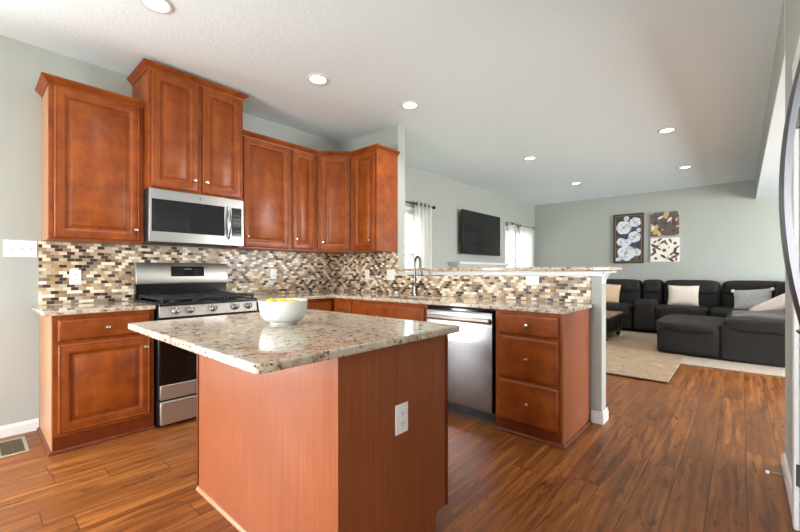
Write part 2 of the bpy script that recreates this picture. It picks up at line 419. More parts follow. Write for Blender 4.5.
mb = MB(); mb.grid([4.4, 4.46, 6.17, 6.23, 7.94, 8.0], [.4, .46, 2.19, 2.25], lambda i, j: i in (0, 2, 4) or j in (0, 2), -8.0, -8.06, 'XZ')
o = struct(mb, 'window_5', 'white', .003); box(4.46, 7.94, -8.032, -8.028, .46, 2.19).build('pane', 'glass', o)  # unseen window added for the living room fill lamp
# pantry door with casing
mb = MB(); mb.grid([1.972, 2.0, 2.43, 2.50], [0, 2.05, 2.12], lambda i, j: not (i == 1 and j == 0), YR, YR+.02, 'XZ')
struct(mb, 'trim_3', 'white', .004)
mb = MB(); mb.box(2.01, 2.42, YR-.04, YR-.01, .01, 2.04)
for (z0, z1) in ((.2, .95), (1.05, 1.9)):
    for x0 in (2.04, 2.22):
        mb.rings([[(x0, YR-.01, z0), (x0+.16, YR-.01, z0), (x0+.16, YR-.01, z1), (x0, YR-.01, z1)], [(x0+.02, YR-.002, z0+.02), (x0+.14, YR-.002, z0+.02), (x0+.14, YR-.002, z1-.02), (x0+.02, YR-.002, z1-.02)]])
o = struct(mb, 'door_1', 'white')
for z in (.25, 1.1, 1.85):
    mb = MB(); mb.box(2.405, 2.433, YR-.008, YR+.006, z-.045, z+.045); mb.lathe([(.007, -.048), (.007, .048)], (2.427, YR+.006, z), 'Z', 10)
    mb.build('hinge', 'faucet', o)
mb = MB(); mb.lathe([(.024,0), (.024,.006), (.009,.010), (.009,.034)], (0,0,0), 'Y', 16); mb.tube([(0,-.034,0), (.09,-.036,.004)], .008, 10)
k_ = mb.build('lever', 'rodblack', o, smooth=True, loc=(2.055, YR-.01, .93)); k_.rotation_euler = (0, PI, PI)
# ------------------------------------------------------------------ backsplashes
ZC = .914
tag(box(.307, XC-.009, -.009, 0, ZC+.001, 1.388).build('backsplash', 'mosaic_x'), 'brown and cream mosaic tile backsplash running behind the range under the wall cabinets', 'backsplash')
tag(MB().grid([-3.005, -.994, -.0005], [ZC+.001, 1.127, 1.388], lambda i, j: not (i == 0 and j == 1), XC-.009, XC, 'YZ').build('backsplash', 'mosaic_y'),
    'mosaic tile backsplash behind the faucet, stepping down along the low bar wall', 'backsplash')

# ------------------------------------------------------------------ cabinets
DOOR = [(0,0), (0,.015), (.004,.020), (.010,.022), (.013,.018), (.018,.0195), (.050,.022), (.053,.0205), (.067,.011), (.068,.004), (.073,.004), (.094,.0165), (.096,.0175)]
DRAW = [(0,0), (0,.010), (.006,.016), (.016,.020), (.018,.020)]
def knob(parent, x, y, z):
    MB().lathe([(.005,0), (.005,.010), (.008,.013), (.0135,.018), (.0145,.023), (.011,.028), (.004,.030)], (0,0,0), 'Y', 16).build('knob', 'chrome', parent, smooth=True, loc=(x, y, z))
def add_door(root, x, z, w, h, d, kx=None, kz=None, m='cherry'):
    dd = MB().nested(w, h, [(i*min(1, w/.26), t) for i, t in DOOR]).build('door', m, root, bevel=.001, seg=1, loc=(x, -d, z))
    if kx is not None: knob(dd, kx-x, -.018, kz-z)
    return dd
def add_drawer(root, x, z, w, h, d, kn=True):
    dd = MB().nested(w, h, DRAW).build('drawer', 'cherry_h', root, bevel=.001, seg=1, loc=(x, -d, z))
    if kn: knob(dd, w/2, -.018, h/2)
    return dd
CROWN = [(0,0), (.005,.0), (.008,.010), (.016,.020), (.028,.030), (.036,.038), (.040,.041), (.040,.052), (0,.052)]
def sweep(mb, path, prof, z, up=1):
    # path in plan walked so that 'outside' lies on its right-hand side
    P = [Vector(p) for p in path]; R = []
    for i, p in enumerate(P):
        def nrm(a, b): d = (b-a).normalized(); return Vector((d.y, -d.x))
        if i == 0: o_ = nrm(P[0], P[1])
        elif i == len(P)-1: o_ = nrm(P[-2], P[-1])
        else:
            a, b = nrm(P[i-1], p), nrm(p, P[i+1]); o_ = (a+b); o_ = o_/(o_.dot(a))
        R.append([(p.x+o_.x*t, p.y+o_.y*t, z+up*h) for t, h in prof])
    mb.rings(R)
def crown(root, path, z): 
    mb = MB(); sweep(mb, path, CROWN, z); return mb.build('crown_molding', 'cherry_h', root)
SHOE = [(0,0), (.016,0), (.014,.012), (.006,.020), (0,.022)]
def upper(label, loc, rz, w, d, z0, z1, doors, crown_path=None, sides='cherry', cap=True, group=None):
    root = thing('wall_cabinet', label, 'cabinet', loc, rz)
    box(0, w, -d, -.002, z0, z1).build('cabinet_body', 'cherry', root, bevel=.0015)
    for (x, dw, kx, kz) in doors: add_door(root, x, z0+.014, dw, z1-z0-.030, d, kx, kz)
    if crown_path: crown(root, crown_path, z1-.014)
    return root
ZU, ZT = 1.388, 2.465
r = upper('left-end cherry wall cabinet with one door, above the light switches and left of microwave', (.327,0,0), 0, .561, .33, ZU, ZT, [(.028, .505, .5, 1.486)], [(0,-.002),(0,-.33),(.561,-.33)])
box(-.004, 0, -.326, -.003, ZU, ZT-.03).build('side_panel', 'maple', r)
r = upper('tall two-door cherry wall cabinet over the microwave, reaching near the ceiling', (.890,0,0), 0, .760, .43, 1.818, 2.755, [(.022, .342, .335, 1.925), (.403, .336, .430, 1.925)], [(0,-.002),(0,-.43),(.76,-.43),(.76,-.002)])
upper('wide single-door cherry wall cabinet just right of the microwave', (1.652,0,0), 0, .562, .33, ZU, ZT, [(.045, .490, .08, 1.50)], [(0,-.33),(.562,-.33)])
upper('narrow cherry wall cabinet left of the angled corner cabinet', (2.215,0,0), 0, .345, .33, ZU, ZT, [(.020, .267, .055, 1.51)], [(0,-.33),(.345,-.33)])
# diagonal corner
root = thing('corner_cabinet', 'angled corner cherry wall cabinet where range wall meets sink wall', 'cabinet', (2.56,-.33,0), -PI/4)
q = [(0,0), (.395,0)]
Ld = .28*math.sqrt(2)
def tolocal(X, Y):
    dx, dy = X-2.56, Y+.33; c_ = math.cos(PI/4); return (dx*c_-dy*c_, dx*c_+dy*c_)
poly = [tolocal(*p) for p in ((2.562,-.33),(2.562,-.003),(3.16,-.003),(3.16,-.608),(2.84,-.608))]
MB().prism(poly, 'Z', ZU, ZT).build('cabinet_body', 'cherry', root)
add_door(root, .032, ZU+.014, Ld-.064, ZT-ZU-.030, .0, .072, 1.49)
crown(root, [(0.012,0),(Ld-.012,0)], ZT-.014)
upper('end cherry wall cabinet with plain side, beside the partition wall edge', (3.168,-.612,0), -PI/2, .378, .33, ZU, ZT, [(.022, .33, .29, 1.50)], [(0,-.33),(.378,-.33),(.378,-.002)])
# valance strip (light rail) is part of the bodies; base cabinets
def base(label, loc, rz, w, d, fronts, toe=True, sides=(0,0), z1=.883, name='base_cabinet', x0=0):
    root = thing(name, label, 'cabinet', loc, rz)
    mb = MB(); mb.box(x0, w, -d, -.012, .105, z1); mb.box(x0+(.001 if not sides[0] else 0), w, -d+(.0 if sides == 'flush' else .07), -.012, .0, .106)
    mb.build('cabinet_body', 'cherry', root, bevel=.001, seg=1)
    for f in fronts:
        if f[0] == 'door': add_door(root, *f[1:5], d, *f[5:])
        else: add_drawer(root, *f[1:5], d, *(f[5:] or ()))
    return root
r = base('cherry base cabinet left of the range with one drawer over one door', (.317,0,0), 0, .563, .61,
         [('drawer', .025, .712, .511, .142), ('door', .025, .125, .511, .567, .505, .615)])
mb = MB(); mb.prism([(-.012,0), (-.540,0), (-.540,.003), (-.61,.003), (-.61,.883), (-.012,.883)], 'X', -.006, 0); mb.build('side_panel', 'maple', r)
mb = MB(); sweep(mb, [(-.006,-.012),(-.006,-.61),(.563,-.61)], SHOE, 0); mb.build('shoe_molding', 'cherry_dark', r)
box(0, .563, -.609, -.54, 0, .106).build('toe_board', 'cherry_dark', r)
base('cherry base cabinet between range and corner, one drawer over one door', (1.662,0,0), 0, .893, .61,
     [('drawer', .03, .712, .84, .142), ('door', .03, .125, .41, .567, .40, .615), ('door', .45, .125, .42, .567, .49, .615)])
base('narrow cherry base cabinet in the corner left of the sink cabinet', (XC,-.613,0), -PI/2, .307, .61,
     [('drawer', .047, .712, .24, .142), ('door', .047, .125, .24, .567, .247, .615)])
r = base('cherry sink base cabinet with long false drawer front, left of dishwasher', (XC,-.922,0), -PI/2, .958, .61,
     [('drawer', .015, .712, .915, .142, False), ('door', .015, .125, .45, .567, .44, .615), ('door', .475, .125, .45, .567, .50, .615)], z1=.68)
mb = MB(); mb.grid([0, .20, .94, .958], [-.61, -.535, -.155, -.012], lambda i, j: not (i == 1 and j == 1), .68, .883); mb.build('top_rail', 'cherry', r)
r = base('cherry three-drawer base cabinet at the end of the counter by the dishwasher', (XC,-2.515,0), -PI/2, .475, .61,
     [('drawer', .028, .714, .437, .148), ('drawer', .028, .400, .437, .300), ('drawer', .028, .092, .437, .292)])
mb = MB(); mb.prism([(-.012,0), (-.535,0), (-.61,0), (-.61,.883), (-.012,.883)], 'X', .475, .487); mb.build('end_panel', 'panel', r, loc=(0,0,0))
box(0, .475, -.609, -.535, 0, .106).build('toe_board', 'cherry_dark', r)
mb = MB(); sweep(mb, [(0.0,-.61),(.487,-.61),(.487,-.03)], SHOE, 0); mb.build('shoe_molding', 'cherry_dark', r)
# island
IX0, IX1, IY0, IY1 = .777, 1.409, -2.8735, -1.704
root = thing('kitchen_island', 'cherry veneered kitchen island cabinet under the free-standing granite top', 'island', ((IX0+IX1)/2, (IY0+IY1)/2, 0))
hx, hy = (IX1-IX0)/2, (IY1-IY0)/2
mb = MB(); mb.prism([(-hx+.006,0), (hx-.085,0), (hx-.085,.105), (hx,.105), (hx,.883), (-hx+.006,.883)], 'Y', -hy+.006, hy-.006); mb.build('cabinet_body', 'cherry', root)
mb = MB(); mb.prism([(-hx,0), (hx-.085,0), (hx-.085,.085), (hx-.075,.105), (hx,.105), (hx,.883), (-hx,.883)], 'Y', -hy, -hy+.006); mb.build('end_panel', 'panel', root)
mb = MB(); mb.prism([(-hx,0), (hx-.085,0), (hx-.085,.105), (hx,.105), (hx,.883), (-hx,.883)], 'Y', hy-.006, hy); mb.build('end_panel', 'panel', root)
box(-hx, -hx+.006, -hy+.006, hy-.006, 0, .883).build('back_panel', 'panel', root)
for sy in (1,):
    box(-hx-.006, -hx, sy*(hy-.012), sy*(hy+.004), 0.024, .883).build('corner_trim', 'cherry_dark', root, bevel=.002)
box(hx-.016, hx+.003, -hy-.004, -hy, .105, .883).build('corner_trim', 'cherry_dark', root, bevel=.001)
mb = MB(); sweep(mb, [(-hx, hy), (-hx, -hy)], [(0,0), (.010,0), (.009,.008), (.004,.013), (0,.015)], 0); mb.build('shoe_molding', 'maple', root)  # pale wood tone paints in the shine along this molding
for i in range(2):
    for (z, h, nm) in ((.125, .567, 'door'), (.712, .142, 'drawer')):
        w = hy-.03
        mb = MB(); mb.nested(w, h, DOOR if nm == 'door' else DRAW); o = mb.build(nm, 'cherry', root, loc=(hx, -hy+.02+i*(w+.02), z), rot=(0,0,PI/2))
        knob(o, w/2 if nm == 'drawer' else (w-.04 if i == 0 else .04), -.018, h/2 if nm == 'drawer' else h-.06)

# ------------------------------------------------------------------ granite tops
def slab(name, label, xs, ys, occ, z0=.884, z1=ZC, bev=.006):
    mb = MB(); mb.grid(xs, ys, occ, z0, z1); o = mb.build(name, 'granite', bevel=bev, seg=3); return tag(o, label, 'countertop')
slab('countertop', 'short granite countertop over the cabinet left of the range', [.266,.884], [-.645,-.010], lambda i, j: True, .884)
SX0, SX1, SY0, SY1 = 2.66, 2.99, -1.78, -1.20
slab('countertop', 'L-shaped granite countertop wrapping the corner with the sink, ending at the bar post',
     [1.664, 2.535, SX0, SX1, XC-.010], [-3.02, SY0, SY1, -.645, -.010],
     lambda i, j: (j == 3 or i > 0) and not (i == 2 and j == 1), .884)
slab('bar_top', 'raised granite bar top along the low wall toward the living room', [3.125,3.50], [-3.15,-.998], lambda i, j: True, 1.168, 1.201, .008)
mb = MB(); mb.grid([.469,1.475], [-2.91,-1.66], lambda i, j: True, .884, ZC)
o = mb.build('island_top', 'granite'); 
vg = o.modifiers.new('round', 'BEVEL'); vg.width = .022; vg.segments = 5; vg.affect = 'EDGES'; vg.limit_method = 'WEIGHT'
bw = o.data.attributes.new('bevel_weight_edge', 'FLOAT', 'EDGE')
for e in o.data.edges:
    a, b = (o.data.vertices[i].co for i in e.vertices)
    bw.data[e.index].value = 1.0 if abs(a.z-b.z) > .01 else 0.0
vg = o.modifiers.new('edge', 'BEVEL'); vg.width = .007; vg.segments = 3; vg.limit_method = 'ANGLE'; vg.angle_limit = math.radians(50)
for p in o.data.polygons: p.use_smooth = True
o.data.set_sharp_from_angle(angle=math.radians(38))
tag(o, 'speckled granite island top in the foreground with the white bowl on it', 'countertop')

# ------------------------------------------------------------------ sink and faucet
root = thing('kitchen_sink', 'undermounted steel sink sunk in the granite below the faucet', 'sink', ((SX0+SX1)/2, (SY0+SY1)/2, .70))
ax, ay = (SX1-SX0)/2, (SY1-SY0)/2
mb = MB(); rr = []
for (e, z) in ((.02, .176), (.006, .176), (.006, .172), (-.004, .02), (-.02, .0)): rr.append([(-ax-e,-ay-e,z), (ax+e,-ay-e,z), (ax+e,ay+e,z), (-ax-e,ay+e,z)])
mb.rings(rr, cap=False); mb.face([mb.bm.verts.new(p) for p in rr[-1]]); mb.build('basin', 'steel', root, smooth=False)
MB().lathe([(.0,.001), (.04,.001), (.045,.004), (.03,.005), (0.0,.002)], (0,0,0), 'Z', 20).build('drain', 'chrome', root, smooth=True)
root = thing('kitchen_faucet', 'brushed metal pull-down gooseneck faucet rising above the bar top', 'faucet', (3.035,-1.352,ZC))
MB().lathe([(.036,0), (.036,.008), (.030,.014), (.027,.10), (.024,.115), (.018,.13), (.015,.14)], (0,0,0), 'Z', 24).build('faucet_body', 'faucet', root, smooth=True)
dv = Vector((-.4,-.917,0)); R_ = .055
pts = [(0,0,.13), (0,0,.25), (0,0,.345)] + [tuple(dv*(R_-R_*math.cos(a)) + Vector((0,0,.345+R_*math.sin(a)))) for a in [PI*i/12 for i in range(1,12)]]
pts.append(tuple(dv*2*R_ + Vector((0,0,.345))))
MB().tube(pts, .0125, 14).build('spout', 'faucet', root, smooth=True)
e = dv*2*R_
MB().tube([tuple(e+Vector((0,0,.350))), tuple(e+dv*.003+Vector((0,0,.30))), tuple(e+dv*.01+Vector((0,0,.235))), tuple(e+dv*.012+Vector((0,0,.215)))], [.0135,.0155,.022,.019], 16).build('spray_head', 'faucet', root, smooth=True)
MB().tube([(0,-.02,.085), (-.003,-.045,.09), (-.01,-.06,.105), (-.02,-.09,.135)], [.012,.012,.009,.007], 10).build('lever', 'faucet', root, smooth=True)

# ------------------------------------------------------------------ range
RX = .893; RW = .762
root = thing('gas_range', 'stainless steel gas range with black cooktop between the base cabinets', 'range', (RX, 0, 0))
box(0, RW, -.665, -.03, .015, .905).build('range_body', 'black', root, bevel=.003)
mb = MB(); mb.box(0, RW, -.685, -.03, .905, .922); mb.box(0, .012, -.69, -.03, .922, .93); mb.box(RW-.012, RW, -.69, -.03, .922, .93)
ct = mb.build('cooktop', 'black', root, bevel=.003)
for (bx_, by_) in ((.16,-.52), (.16,-.22), (.38,-.37), (.60,-.52), (.60,-.22)):
    MB().lathe([(.05,.922), (.05,.930), (.036,.932), (.036,.942), (.03,.945), (0,.945)], (bx_,by_,0), 'Z', 20).build('burner', 'iron', ct, smooth=True)
for g_ in range(3):
    x0 = .02+g_*.243; x1 = x0+.236; mb = MB(); zt = .966
    for y_ in (-.66, -.375, -.09): mb.box(x0, x1, y_-.007, y_+.007, zt-.018, zt)
    for x_ in (x0+.007, (x0+x1)/2, x1-.007): mb.box(x_-.006, x_+.006, -.66, -.09, zt-.018, zt)
    for y_ in (-.52, -.23): mb.box(x0+.03, x1-.03, y_-.005, y_+.005, zt-.014, zt)
    for x_ in (x0+.008, x1-.008):
        for y_ in (-.655, -.095): mb.box(x_-.008, x_+.008, y_-.008, y_+.008, .921, zt-.01)
    mb.build('grate', 'iron', root, bevel=.002)
mb = MB(); mb.prism([(-.69,.822), (-.665,.822), (-.665,.905), (-.672,.905)], 'X', 0.002, RW-.002); mb.build('control_panel', 'steel_bright', root, bevel=.002)
for x_ in (.113, .212, .385, .566, .68):
    k_ = MB().lathe([(.026,0), (.026,.008), (.022,.012), (.021,.036), (.015,.040), (0,.040)], (0,0,0), 'Y', 22).build('control_knob', 'steel_v', root, smooth=True, loc=(x_, -.683, .866), rot=(math.radians(-14),0,0))
    box(-.004, .004, -.046, -.036, -.017, .017).build('knob_grip', 'chrome', k_, bevel=.001)
mb = MB(); mb.grid([.004, .05, RW-.05, RW-.004], [.215, .322, .69, .80], lambda i, j: j != 1 and True, -.70, -.668, 'XZ')
od = mb.build('oven_door', 'steel_bright', root, bevel=.003)
box(.004, RW-.004, -.698, -.668, .3225, .6895).build('oven_window', 'glassblack', od)
mb = MB(); mb.tube([(.05,-.745,.755), (RW-.05,-.745,.755)], .012, 14)
for x_ in (.07, RW-.07): mb.box(x_-.01, x_+.01, -.745, -.70, .747, .763)
mb.build('handle', 'steel', od, smooth=True)
mb = MB(); mb.box(.004, RW-.004, -.70, -.668, .03, .20); mb.build('warming_drawer', 'steel_bright', root, bevel=.006, seg=3)
mb = MB(); mb.prism([(-.03,.922), (-.075,.922), (-.085,1.06), (-.03,1.06)], 'X', 0, RW); mb.build('backguard', 'black', root, bevel=.002)
mb = MB(); mb.prism([(-.025,1.055), (-.10,1.055), (-.105,1.065), (-.082,1.232), (-.075,1.240), (-.025,1.240)], 'X', 0, RW+.004); bp_ = mb.build('back_panel', 'steel_bright', root, bevel=.003)
mb = MB(); mb.prism([(-.0985,1.12), (-.1005,1.12), (-.0885,1.21), (-.0865,1.21)], 'X', .265, .545); mb.mi = 1
def dmark(x0, x1, z0, z1):
    y = lambda z: -.1008+(z-1.12)*.1333
    mb.face([mb.bm.verts.new(p) for p in ((x0,y(z0),z0),(x1,y(z0),z0),(x1,y(z1),z1),(x0,y(z1),z1))])
for i in range(4):
    for j in range(3): dmark(.288+i*.022, .297+i*.022, 1.136+j*.022, 1.140+j*.022); dmark(.458+i*.018, .466+i*.018, 1.136+j*.022, 1.140+j*.022)
for i in range(4): dmark(.375+i*.016, .386+i*.016, 1.178, 1.194)
mb.build('display', ['glassblack', 'display'], bp_)

# ------------------------------------------------------------------ microwave
root = thing('microwave_oven', 'stainless over-the-range microwave hanging under the tall cabinet', 'microwave', (.892, 0, 1.398))
mw, mh, md = .758, .418, .40
box(0, mw, -md, -.012, .0, mh).build('microwave_body', 'rubber', root, bevel=.002)
mb = MB(); mb.grid([0, .020, .585, .648, .738, mw], [0, .082, .338, mh], lambda i, j: not (j == 1 and i in (1, 3)), -md-.045, -md, 'XZ')
fr_ = mb.build('front_frame', 'steel', root, bevel=.003)
box(.020, .585, -md-.038, -md, .082, .338).build('door_window', 'mwglass', root)
mb = MB(); mb.box(.648, .738, -md-.038, -md, .082, .338); mb.mi = 1
for i in range(3):
    for j in range(6): mb.box(.668+i*.022, .678+i*.022, -md-.0385, -md-.0375, .10+j*.034, .106+j*.034)
mb.build('keypad', ['glassblack', mat('keypad_grey', (96,92,90))], root)
pts = [(.617, -md-.045, .055)] + [(.617, -md-.045-.035*math.sin(PI*i/10), .055+.29*i/10) for i in range(1,10)] + [(.617, -md-.045, .345)]
MB().tube(pts, .0115, 12).build('handle', 'steel_v', root, smooth=True)
for x_ in (.655, .685, .715): MB().lathe([(.007,0), (.007,.002), (0,.0025)], (x_, -md-.045, .045), 'Y', 12).build('button', 'plastic', root)
MB().lathe([(.012,0), (.012,.0015), (0,.002)], (.38, -md-.045, .378), 'Y', 20).build('emblem', mat('emblem_grey', (120,124,128), .3, .6), root)
mb = MB()
for i in range(20): mb.box(.05+i*.033, .072+i*.033, -md-.03, -md+.16, -.004, 0)
mb.build('vent_grille', 'rubber', root)

# ------------------------------------------------------------------ dishwasher
root = thing('dishwasher', 'stainless steel dishwasher built in beside the three-drawer cabinet', 'dishwasher', (XC, -1.888, 0), -PI/2)
box(0.004, .622, -.575, -.03, .10, .872).build('dishwasher_tub', 'rubber', root)
box(0.012, .614, -.50, -.03, .0, .10).build('toe_kick', 'black', root)
dm = MB()
prof = [(-.576,.105), (-.632,.105), (-.637,.12), (-.637,.60), (-.637,.838), (-.630,.852), (-.576,.852)]
dm.prism(prof, 'X', .006, .610); dd = dm.build('door', 'steel_v', root, bevel=.002)
box(.006, .610, -.625, -.576, .853, .869).build('control_strip', 'glassblack', root)
mb = MB(); mb.prism([(-.637,.812), (-.668,.806), (-.676,.790), (-.668,.772), (-.650,.768), (-.650,.780), (-.660,.790), (-.637,.80)], 'X', .03, .600); mb.build('handle', 'steel_bright', dd, bevel=.003)

# ------------------------------------------------------------------ refrigerator (only a handle reaches into view)
root = thing('refrigerator', 'tall stainless refrigerator at the right edge with long bowed handle', 'refrigerator', (1.49, -4.06, 0))
box(-.455, .455, -.72, -.04, .02, 1.80).build('fridge_body', 'rubber', root)
for (x0, x1) in ((-.455,-.003), (.003,.455)): box(x0, x1, -.04, 0.0, .72, 1.80).build('door', 'steel_v', root, bevel=.008)
box(-.455, .455, -.04, 0.0, .05, .71).build('freezer_drawer', 'steel_v', root, bevel=.008)
for x0 in (0,):
    pts = []; z0, z1 = .93, 1.90
    R = []
    for i in range(25):
        t = i/24; z = .84+(1.93-.84)*t; zc = 1.385; b = 1-((z-zc)/.56)**2
        y = .010+.094*max(b, -.02)
        R.append([(x0-.035,y-.022,z), (x0-.033,y-.008,z), (x0-.020,y,z), (x0+.022,y,z), (x0+.033,y-.008,z), (x0+.035,y-.022,z)])
    MB().rings(R).build('handle', 'handle_steel', root, smooth=True)

# ------------------------------------------------------------------ outlets, switch, vent, doorstop
def outlet(label, loc, rz, group=None, gang=1):
    root = thing('wall_outlet', label, 'outlet', loc, rz, group)
    w = .036+.023*(gang-1)
    box(-w, w, -.006, 0, -.058, .058).build('cover_plate', 'plastic', root, bevel=.002)
    for g_ in range(gang):
        cx_ = (g_-(gang-1)/2)*.046
        for z_ in (-.02, .02):
            mb = MB(); mb.lathe([(.0165,0), (.0165,.002), (0,.0022)], (cx_, -.006, z_), 'Y', 18); s_ = mb.build('socket', 'plastic', root)
            mb = MB(); mb.box(cx_-.007, cx_-.005, -.0088, -.008, z_-.002, z_+.008); mb.box(cx_+.005, cx_+.007, -.0088, -.008, z_-.002, z_+.006); mb.lathe([(.002,0), (.002,.0008)], (cx_, -.008, z_-.008), 'Y', 8)
            mb.build('slots', 'slot', s_)
    return root
outlet('white outlet in the mosaic tile left of the range', (.515,-.009,1.12), 0)
outlet('white outlet in the mosaic tile right of the range, above the bowl', (2.205,-.009,1.135), 0)
outlet('white outlet in the mosaic tile under the angled corner cabinet', (XC-.009,-.508,1.128), -PI/2)
outlet('double white outlet plate in the tile left of the faucet', (XC-.009,-.89,1.125), -PI/2, gang=2)
root = thing('wall_outlet', 'white sideways outlet in the low tile strip right of the faucet', 'outlet', (XC-.009,-2.545,1.086), -PI/2)
box(-.058, .058, -.006, 0, -.040, .040).build('cover_plate', 'plastic', root, bevel=.002)
for x_ in (-.02, .02):
    s_ = MB().lathe([(.0165,0), (.0165,.002), (0,.0022)], (x_,-.006,0), 'Y', 18).build('socket', 'plastic', root)
    mb = MB(); mb.box(x_-.004, x_+.006, -.0088, -.008, -.007, -.005); mb.box(x_-.004, x_+.006, -.0088, -.008, .005, .007); mb.build('slots', 'slot', s_)
outlet('white outlet on the end panel of the kitchen island', (1.094, IY0, .585), 0)
root = thing('light_switch', 'white three-gang light switch plate on the wall left of the tile', 'light switch', (.212, 0, 1.327))
box(-.087, .087, -.007, 0, -.060, .060).build('cover_plate', 'plastic', root, bevel=.002)
for x_ in (-.046, 0, .046):
    mb = MB(); mb.prism([(-.007,-.012), (-.007,.012), (-.022,.012), (-.020,.004)], 'X', x_-.005, x_+.005); mb.build('toggle', 'plastic', root)
root = thing('floor_vent', 'small metal floor register beside the white baseboard at lower left', 'vent', (.155, -.27, 0))
mb = MB(); mb.grid([-.072,-.054,.054,.072], [-.165,-.142,.142,.165], lambda i, j: not (i == 1 and j == 1), .0, .006); mb.build('vent_frame', mat('vent_paint', (160,152,132), .4), root, bevel=.002)
box(-.054, .054, -.142, .142, .0005, .0015).build('duct_shade', 'slot', root)  # dark sheet painted as the shade inside the register
mb = MB()
for i in range(13): mb.box(-.054, .054, -.134+i*.0215, -.125+i*.0215, .0015, .005)
mb.box(-.003,.003,-.142,.142,.0015,.005)
mb.build('louvers', mat('vent_louver', (112,98,76), .4, .4), root)
root = thing('door_stop', 'small spring door stop with white tip on the right baseboard', 'door stop', (2.87, YR+.016, .065))
pts = [(.006*math.cos(t*PI/3), .004+t*.00105, .006*math.sin(t*PI/3)) for t in range(60)]
mb = MB(); mb.tube(pts, .0022, 6); mb.tube([(0,0,0),(0,.008,0)], .009, 12); mb.build('spring', 'chrome', root, smooth=True)
MB().tube([(0,.066,0), (0,.080,0)], .0085, 12).build('tip', 'plastic', root, smooth=True)

# ------------------------------------------------------------------ bowl and fruit
BO = (.968, -2.230, ZC)
root = thing('fruit_bowl', 'round white ceramic bowl standing on the granite island top', 'bowl', BO)
out = [(0,.0), (.060,.0), (.062,.003), (.062,.009), (.074,.013), (.092,.024), (.104,.046), (.111,.072), (.114,.108), (.113,.112), (.110,.112), (.108,.098), (.102,.06), (.086,.036), (.055,.022), (0,.020)]
MB().lathe(out, (0,0,0), 'Z', 48, cap=False).build('bowl_shell', 'ceramic', root, smooth=True)
def lemon(dx, dy, dz, rz, label):
    mb = MB(); mb.lathe([(0,-.036), (.005,-.034), (.010,-.030), (.022,-.020), (.0275,-.004), (.027,.008), (.020,.022), (.009,.031), (.004,.034), (0,.035)], (0,0,0), 'X', 20, cap=False)
    o = mb.build('lemon', 'yellow', smooth=True, loc=(BO[0]+dx, BO[1]+dy, BO[2]+dz)); o.rotation_euler = (0,.1,rz)
    tag(o, label, 'fruit', 'yellow fruit in the white bowl')
lemon(-.052, .020, .094, .3, 'yellow fruit peeking over the rim of the white bowl, leftmost')
lemon(.008, .030, .093, 1.0, 'yellow fruit in the middle of the white bowl, behind the rim')
lemon(-.020, -.046, .086, -.5, 'yellow fruit lying low at the front inside the white bowl')
lemon(.040, -.016, .088, 1.9, 'yellow fruit at the right end of the fruit in the white bowl')

# ------------------------------------------------------------------ recessed ceiling lights
lp = [(.731,-1.176,'nearest recessed ceiling light, cut by the top edge of the picture', 9), (1.961,-1.153,'recessed ceiling light right of the tall cabinet over the microwave', 9),
      (2.881,-1.413,'recessed ceiling light just before the partition wall edge', 9), (5.393,-3.227,'larger right-hand recessed light in the living room ceiling', 9),
      (5.404,-1.574,'living room recessed light nearest the television wall', 9), (7.508,-1.569,'farthest left recessed light, before the far wall corner', 9),
      (7.501,-3.211,'far right recessed light above the framed pictures', 9)]
first = None
for (x, y, lb, pw) in lp:
    if first is None:
        first = thing('ceiling_light', lb, 'ceiling light', (x, y, H), 0, 'recessed ceiling lights')
        MB().lathe([(.066,-.001), (.094,-.001), (.094,-.006), (.088,-.010), (.072,-.010), (.066,-.004)], (0,0,0), 'Z', 36, cap=False).build('trim_ring', 'white', first, smooth=True)
        MB().lathe([(0,-.003), (.068,-.003), (.068,-.0015)], (0,0,0), 'Z', 36, cap=False).build('lens', 'lamp', first)
        ld = bpy.data.lights.new('downlight', 'SPOT'); ld.energy = 38; ld.spot_size = math.radians(125); ld.spot_blend = .9; ld.shadow_soft_size = .07; ld.color = (1,.93,.85)
        lo = bpy.data.objects.new('downlight', ld); C.objects.link(lo); lo.parent = first; lo.location = (0,0,-.03)
    else: dup(first, (x, y, H), 0, lb)

